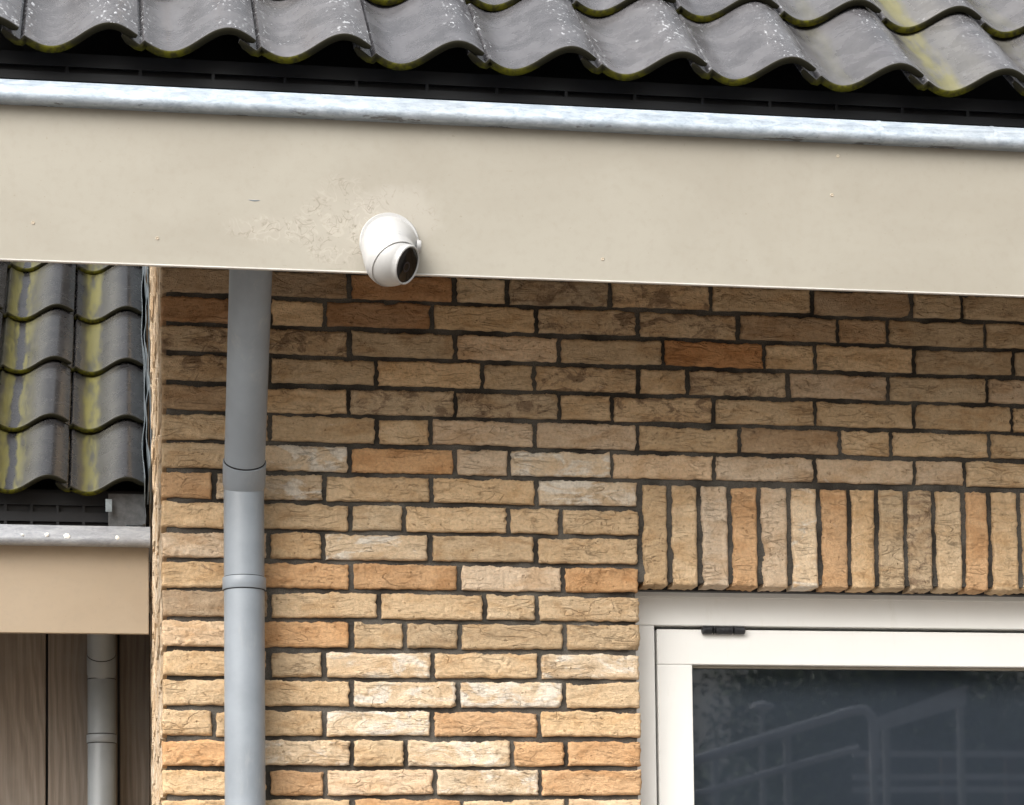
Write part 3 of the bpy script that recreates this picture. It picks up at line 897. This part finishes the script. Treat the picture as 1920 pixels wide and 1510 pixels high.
MB().box(sl, WX1, WY + 0.003, WY + 0.055, gt, rt_, 0.002).build('top_rail', M_FRAME, sash)
MB().box(sl, gx, WY + 0.003, WY + 0.055, WB, gt - 0.0004, 0.002).build('stile', M_FRAME, sash)
MB().box(gx - 0.001, WX1, WY + 0.018, WY + 0.035, gt - 0.0055, gt + 0.001).build('shaded_glazing_bead', M_BEAD, sash)
MB().box(gx - 0.001, gx + 0.003, WY + 0.020, WY + 0.035, WB, gt - 0.006).build('shaded_glazing_bead', M_BEAD, sash)
pn = MB(); pn.add([(gx - 0.004, WY + 0.030, WB), (WX1, WY + 0.030, WB), (WX1, WY + 0.030, gt + 0.004), (gx - 0.004, WY + 0.030, gt + 0.004)], [(0, 1, 2, 3)])
pn.build('pane', M_GLASS, sash)
bl = MB(); bl.box(gx - 0.05, WX1, WY + 0.10, WY + 0.104, WB, gt + 0.05)  # added sheet behind the pane, its tone sets how bright the glass looks
bl.build('glass_backing', M_GLASS_BACK, win)
hg = MB(); hx0, hx1 = at(1317, 1182, 0.08).x, at(1397, 1182, 0.08).x; hz = at(1350, 1181.5, 0.08).z
cuts = [(0.0, 0.235), (0.255, 0.30), (0.31, 0.72), (0.74, 1.0)]
for (a, b) in cuts:
    hg.lathe((hx0 + (hx1 - hx0) * a, WY - 0.004, hz), (1, 0, 0), [(0, 0.0072), (0.0015, 0.0092), ((hx1 - hx0) * (b - a) - 0.0015, 0.0092), ((hx1 - hx0) * (b - a), 0.0072)], 16)
hg.box(hx0 + 0.002, hx1 - 0.002, WY - 0.004, WY + 0.006, hz - 0.002, hz + 0.009)
hg.build('hinge', M_HINGE, win, smooth=True)
rm = MB()
for b_ in ((0.5, 0.52, WY + 0.11, 2.5, GROUND, 0.4), (2.6, 2.62, WY + 0.11, 2.5, GROUND, 0.4), (0.5, 2.62, 2.5, 2.52, GROUND, 0.4), (0.5, 2.62, WY + 0.11, 2.52, 0.4, 0.42)):
    rm.box(*b_)
tag(rm.build('room_walls', M_ROOM), kind='structure')

# ------------------------------------------------------------------ lower house on the left
LY = 1.85
LC, LS = 0.262, 0.24
lz = at(162, 921, LY).z - TT
lower = empty('tiled_roof', (-0.9, LY, lz), 'lower roof of shade-darkened tiles with yellow algae streaks, left of the brick corner', 'roof')
LTIP = -0.4135
roof(lower, LTIP - PITCH, range(-5, 1), range(0, 7), LY, lz, LC, LS,
     lambda k, r: (random.uniform(0.6, 0.9), 0.04, 1.0 if k == 0 else 0.0, 0.27))  # low alpha puts the upper roof's shade into the tile colour
v_, f_ = slope_board(-1.9, -0.40, LY + 0.10, lz + 0.05, LC, LS, 10, 0.08, 0.02)
obj('underlay', v_, f_, M_UNDER, lower)
zc_ = at(100, 955, 1.92).z
cb = MB()
for (dz0, dz1) in ((-0.075, -0.052), (-0.036, -0.008), (0.012, 0.05)): cb.box(-1.9, -0.40, 1.92, 1.928, zc_ + dz0, zc_ + dz1)
for i in range(20): cb.box(-1.86 + i * 0.0745, -1.852 + i * 0.0745, 1.9205, 1.9275, zc_ - 0.052, zc_ + 0.012)
cb.box(-1.9, -0.40, 1.936, 1.95, zc_ - 0.09, zc_ + 0.06)
cb.build('bird_comb', M_DARK, lower)

GY = 1.74
gz0, gz1 = at(140, 1026, GY).z, at(140, 984, GY - 0.02).z
gut2 = empty('roof_gutter', (-0.9, GY, gz0), 'dull grey zinc gutter with white specks at the left, below the algae-streaked roof', 'gutter')
gc = (gz0 + gz1) / 2; gr_ = (gz1 - gz0) / 2
pr = bead(GY - 0.0035, gc, gr_ / 0.024)
GXR = CORNER - 0.008
MB().sweep_x(pr, [-1.9 + i * (GXR + 1.9) / 12 for i in range(13)], closed=False).build('bead', M_ZINC2, gut2, smooth=True)
MB().sweep_x([(GY + 0.042, gc - 0.01), (GY + 0.042, gc - 0.12), (GY + 0.15, gc - 0.12), (GY + 0.15, gc + 0.05), (GY + 0.1475, gc + 0.05), (GY + 0.1475, gc - 0.1175), (GY + 0.0445, gc - 0.1175), (GY + 0.0445, gc + gr_ * 0.8)], [-1.9, GXR]).build('trough', M_ZINC2, gut2)
M_SPLAT = mat_plain('white_droppings', (0.80, 0.80, 0.78), 0.6)
for (px, py, w_, h_) in ((88, 1003, 4, 4), (125, 1005, 6, 5), (42, 1003, 3, 2.5), (220, 1008, 3.5, 4.5)):
    p = at(px, py, GY - 0.034); r_ = random.Random(px); n_ = 14; vv = [(p.x, p.y - 0.0022, p.z)]; ff = []
    for i in range(n_):
        q = 2 * math.pi * i / n_; k_ = r_.uniform(0.7, 1.2) / 650
        vv.append((p.x + w_ * k_ * math.cos(q), p.y + 0.0015, p.z + h_ * k_ * math.sin(q)))
    for i in range(n_): ff.append((0, 1 + i, 1 + (i + 1) % n_))
    obj('white_speck', vv, ff, M_SPLAT, gut2, smooth='all')

FY2 = 1.76
fz1, fz0 = at(140, 1024, FY2).z, at(140, 1187.5, FY2).z
fas2 = empty('fascia_board', (-0.9, FY2, fz0), 'narrow tan fascia board at the left, above the timber wall', 'fascia')
MB().box(-1.9, CORNER - 0.012, FY2, FY2 + 0.02, fz0, fz1 + 0.008, 0.0015).build('board', M_FASCIA2, fas2)
MB().box(-1.9, CORNER - 0.014, FY2 + 0.0204, 2.25, fz0 + 0.14, fz0 + 0.15).build('soffit', M_SOFFIT, fas2)

TY = 2.235
tim = empty('timber_wall', (-0.9, TY, GROUND), 'dark brown vertical plank wall at the lower left', 'wall')
j0, j1 = at(88, 1300, TY).x, at(222, 1300, TY).x
pw = j1 - j0
edges = [j0 - 5 * pw + i * pw for i in range(8)]; edges[-1] = j1 + 0.098
for i in range(7):
    a, b = edges[i] + 0.0035, min(edges[i + 1] - 0.0035, CORNER - 0.004)
    dy = 0.02 if i == 6 else random.uniform(0, 0.002)
    m_ = MB().box(a, b, TY + dy, TY + dy + 0.02, GROUND, fz0 + 0.135, 0.0035)
    m_.build('plank', M_WOOD, tim, ((a + b) / 2, TY, -0.8 + random.uniform(-1, 1)))
MB().box(-1.9, CORNER - 0.004, TY + 0.045, TY + 0.055, GROUND, fz0 + 0.135).build('backing', M_DARK, tim)

PX2, PY2, PR2 = at(190.5, 1400, 2.15).x, 2.15, 0.0415
dp2 = empty('downpipe', (PX2, PY2, GROUND), 'thin grey downpipe in front of the dark timber planks', 'downpipe')
J2 = Vector((PX2, PY2, at(190, 1262, PY2 - PR2).z)); ud2 = Vector((0, -0.62, 0.78)).normalized()
MB().lathe((PX2, PY2, GROUND), (0, 0, 1), [(0, PR2), (J2.z - GROUND, PR2), (J2.z - GROUND + 0.01, PR2 - 0.006)], 48).build('pipe', M_PIPE2, dp2, smooth=True)
MB().lathe(J2 - ud2 * 0.008, ud2, [(0, PR2 - 0.006), (0.002, PR2), (0.42, PR2)], 48).build('angled_pipe', M_PIPE2, dp2, smooth=True)
MB().lathe(J2 - ud2 * 0.004, ud2, [(0, PR2), (0.006, PR2 + 0.0016), (0.072, PR2 + 0.0018), (0.0735, PR2 + 0.0008), (0.073, PR2 - 0.001)], 48, False, False).build('elbow_collar', M_PIPE2, dp2, smooth=True)
MB().lathe(J2 + ud2 * 0.0685, ud2, [(0, PR2 + 0.0004), (0.002, PR2 + 0.0012), (0.004, PR2 + 0.0002)], 48, False, False).build('dark_joint_ring', M_RUBBER_GAP, dp2, smooth=True)  # dark ring drawn in for the gap line above this collar
za, zb = at(190, 1391, PY2 - PR2).z, at(190, 1376, PY2 - PR2).z
MB().lathe((PX2, PY2, za), (0, 0, 1), [(0, PR2 - 0.001), (0, PR2 + 0.0022), (0.001, PR2 + 0.003), (zb - za - 0.001, PR2 + 0.003), (zb - za, PR2 + 0.0022), (zb - za, PR2 - 0.001)], 48, False, False).build('pipe_bracket', M_PIPE2, dp2, smooth=True)

for zz in (za - 0.0028, zb + 0.0004, J2.z - 0.016):  # dark rings drawn in for the joint lines of this pipe
    MB().lathe((PX2, PY2, zz), (0, 0, 1), [(0, PR2 + 0.0003), (0.0005, PR2 + 0.0011), (0.0020, PR2 + 0.0011), (0.0025, PR2 + 0.0003)], 48, False, False).build('dark_joint_ring', M_RUBBER_GAP, dp2, smooth=True)

# lead flashing between the lower roof and the side of the brick house
fl = empty('wall_flashing', (CORNER - 0.02, LY, lz), 'wrinkled grey lead flashing between the lower roof and the brick corner', 'flashing')
ln_ = math.hypot(LC, LS); fny, fnz = -LS / ln_, LC / ln_
for q, (xo, hgt, amp, f1) in enumerate(((-0.004, 0.16, 0.0025, 1.0), (-0.0125, 0.12, 0.0042, 1.3), (-0.0215, 0.085, 0.0045, 0.8))):
    v, f = [], []
    n_ = 90
    for i in range(n_):
        s_ = -0.04 + i * (2.4 / n_)
        by, bz = LY + s_ * LC / ln_, lz + s_ * LS / ln_
        w_ = amp * (math.sin(9 * f1 * s_ + q * 2) + 0.6 * math.sin(23 * f1 * s_ + q))
        for (hh, xx) in ((0.0, 0.001), (hgt * 0.5, 0.4), (hgt, 1.0)):
            px_ = min(CORNER - 0.0015 - 0.001 * (2 - q), CORNER + xo + w_ * xx)
            for th in (0, 0.0018):
                v.append((px_ - th, by + fny * hh, bz + fnz * hh))
    for i in range(n_ - 1):
        for (a, b) in ((0, 2), (2, 4), (4, 5), (5, 3), (3, 1), (1, 0)):
            f.append((i * 6 + a, i * 6 + b, (i + 1) * 6 + b, (i + 1) * 6 + a))
    for i in (0, n_ - 1): f.append((i * 6, i * 6 + 2, i * 6 + 3, i * 6 + 1)); f.append((i * 6 + 2, i * 6 + 4, i * 6 + 5, i * 6 + 3))
    obj('lead_sheet', v, f, M_LEAD, fl, smooth=True)
EYp = 1.875
a_, b_ = at(203, 945, EYp), at(274, 988, EYp)
MB().box(a_.x, b_.x, EYp, EYp + 0.002, b_.z, a_.z + 0.03).build('end_plate', M_DULL, fl)
a_, b_ = at(198, 936, EYp - 0.02), at(210, 960, EYp - 0.02)
MB().box(a_.x, b_.x, EYp - 0.02, EYp - 0.018, b_.z, a_.z, 0.0006).build('metal_tab', M_LEAD, fl)
ft = MB(); pts2 = [at(270, 930, 1.86), at(274, 968, 1.84), at(273, 982, 1.82), at(262, 985, 1.80), at(236, 984, 1.79)]
v, f = [], []
for p in pts2: v += [(p.x, p.y, p.z), (p.x, p.y + 0.07, p.z + 0.002)]
for i in range(len(pts2) - 1): f.append((2 * i, 2 * i + 2, 2 * i + 3, 2 * i + 1))
obj('turned_foot', v, f, M_LEAD, fl, smooth='all')

# ------------------------------------------------------------------ the street behind the viewer (seen in the glass)
GLY = WY + 0.030


def mirror(px, py, t):
    """point t metres out from the glass whose reflection shows at a photo pixel"""
    q = at(px, py, GLY); d = (q - CAM) / (q.y - CAM.y)
    return Vector((q.x + d.x * t, q.y - t, q.z + d.z * t))


def tree(name, base, hgt, crown, label, mat, n=12000, seed=1):
    r = random.Random(seed)
    root = empty(name, base, label, 'tree', 'trees across the street')
    tk = MB(); b = Vector(base)
    top = b + Vector((r.uniform(-0.3, 0.3), r.uniform(-0.3, 0.3), hgt * 0.7))
    tk.tube(b, top, 0.20, 12, 0.07)
    for i in range(7):
        p = b.lerp(top, r.uniform(0.35, 0.95)); a = r.uniform(0, 6.28)
        tk.tube(p, p + Vector((math.cos(a) * crown * 0.6, math.sin(a) * crown * 0.6, hgt * r.uniform(0.12, 0.28))), 0.07, 8, 0.02)
    tk.build('trunk', M_BARK, root)
    lv = MB(); cc = b + Vector((0, 0, hgt * 0.62))
    cl = [cc + Vector((r.gauss(0, crown * 0.45), r.gauss(0, crown * 0.45), r.gauss(0, hgt * 0.19))) for _ in range(26)]
    for i in range(n):
        p = r.choice(cl) + Vector((r.gauss(0, crown * 0.2), r.gauss(0, crown * 0.2), r.gauss(0, crown * 0.17)))
        if p.z < GROUND + 0.5: continue
        u = Vector((r.gauss(0, 1), r.gauss(0, 1), r.gauss(0, 1))).normalized(); w = u.orthogonal().normalized(); s_ = r.uniform(0.035, 0.075)
        lv.add([p + u * s_, p + w * s_ * 0.6, p - u * s_, p - w * s_ * 0.6], [(0, 1, 2, 3)])
    lv.build('crown', mat, root)


for i, (px, t_, hh, cr_) in enumerate(((1225, 27, 2.9, 1.5), (1450, 25, 4.5, 1.9), (1560, 28, 6.3, 2.8), (1700, 26, 5.6, 2.6), (1830, 25, 5.4, 2.5), (1990, 27, 5.9, 2.8))):
    p = mirror(px, 1400, t_)
    tree('street_tree', (p.x, p.y, GROUND), hh, cr_, 'leafy street tree seen only as a dark mass reflected in the window', M_LEAF[i % 2], seed=i + 3)
lp = mirror(1428, 1321, 17)
lamp = empty('street_lamp', (lp.x, lp.y, GROUND), 'slim street lamp with mushroom head reflected in the window', 'street lamp')
MB().tube((lp.x, lp.y, GROUND), (lp.x, lp.y, lp.z - 0.02), 0.045, 14, 0.03).build('post', M_STEEL, lamp)
MB().lathe((lp.x, lp.y, lp.z - 0.06), (0, 0, 1), [(0, 0.05), (0.02, 0.13), (0.06, 0.12), (0.09, 0.05), (0.10, 0.01)], 24).build('lamp_head', M_RAIL, lamp, smooth=True)
hr = empty('stand_in_handrail', tuple(mirror(1305, 1510, 8)[:2]) + (GROUND,), 'made-up sloping handrail standing in for pale diagonal shapes reflected in the window', 'handrail')  # made-up rails in place of unclear pale shapes in the reflection
top = [mirror(1200, 1458, 8), mirror(1305, 1425, 8), mirror(1450, 1379, 8), mirror(1600, 1333, 8), mirror(1622, 1331, 8), mirror(1634, 1343, 8), mirror(1638, 1372, 8), mirror(1640, 1440, 8)]
MB().path(top, 0.030, 12).build('top_rail', M_RAIL, hr, smooth=True)
MB().path([mirror(1200, 1522, 8), mirror(1305, 1490, 8), mirror(1450, 1447, 8), mirror(1610, 1402, 8)], 0.022, 12).build('mid_rail', M_RAIL, hr, smooth=True)
for px, py in ((1340, 1415), (1475, 1373), (1636, 1375)):
    p = mirror(px, py, 8.02); MB().tube((p.x, p.y, GROUND), p, 0.024, 12).build('post', M_STEEL, hr)
cor = [mirror(1645, 1346, 8.6), mirror(1812, 1284, 8.6), mirror(1812, 1322, 8.6), mirror(1645, 1372, 8.6)]  # added panel in place of an unclear pale patch in the reflection
MB().add([c + Vector((0, dy, 0)) for dy in (0, -0.03) for c in cor], [(0, 1, 2, 3), (7, 6, 5, 4), (0, 4, 5, 1), (1, 5, 6, 2), (2, 6, 7, 3), (3, 7, 4, 0)]).build('stand_in_panel', M_RAIL, hr)
for px in (1660, 1800):
    p = mirror(px, 1360 if px < 1700 else 1310, 8.64); MB().tube((p.x, p.y, GROUND), p, 0.024, 12).build('post', M_STEEL, hr)
fp = mirror(1640, 1460, 13)
fe = empty('stand_in_fence', (fp.x, fp.y, GROUND), 'made-up rail fence standing in for pale streaks reflected in the window', 'fence')  # made-up fence drawn for the pale streaks in the reflection
for py in (1414, 1458, 1482):
    a, b = mirror(1600, py, 13), mirror(1960, py + 2, 13)
    MB().box(a.x, b.x, a.y - 0.03, a.y, a.z - 0.02, a.z + 0.03).build('rail', M_RAIL, fe)
for px in (1640, 1780, 1900):
    p = mirror(px, 1410, 13); MB().box(p.x - 0.05, p.x + 0.05, p.y - 0.10, p.y - 0.035, GROUND, p.z).build('post', M_BARK, fe)
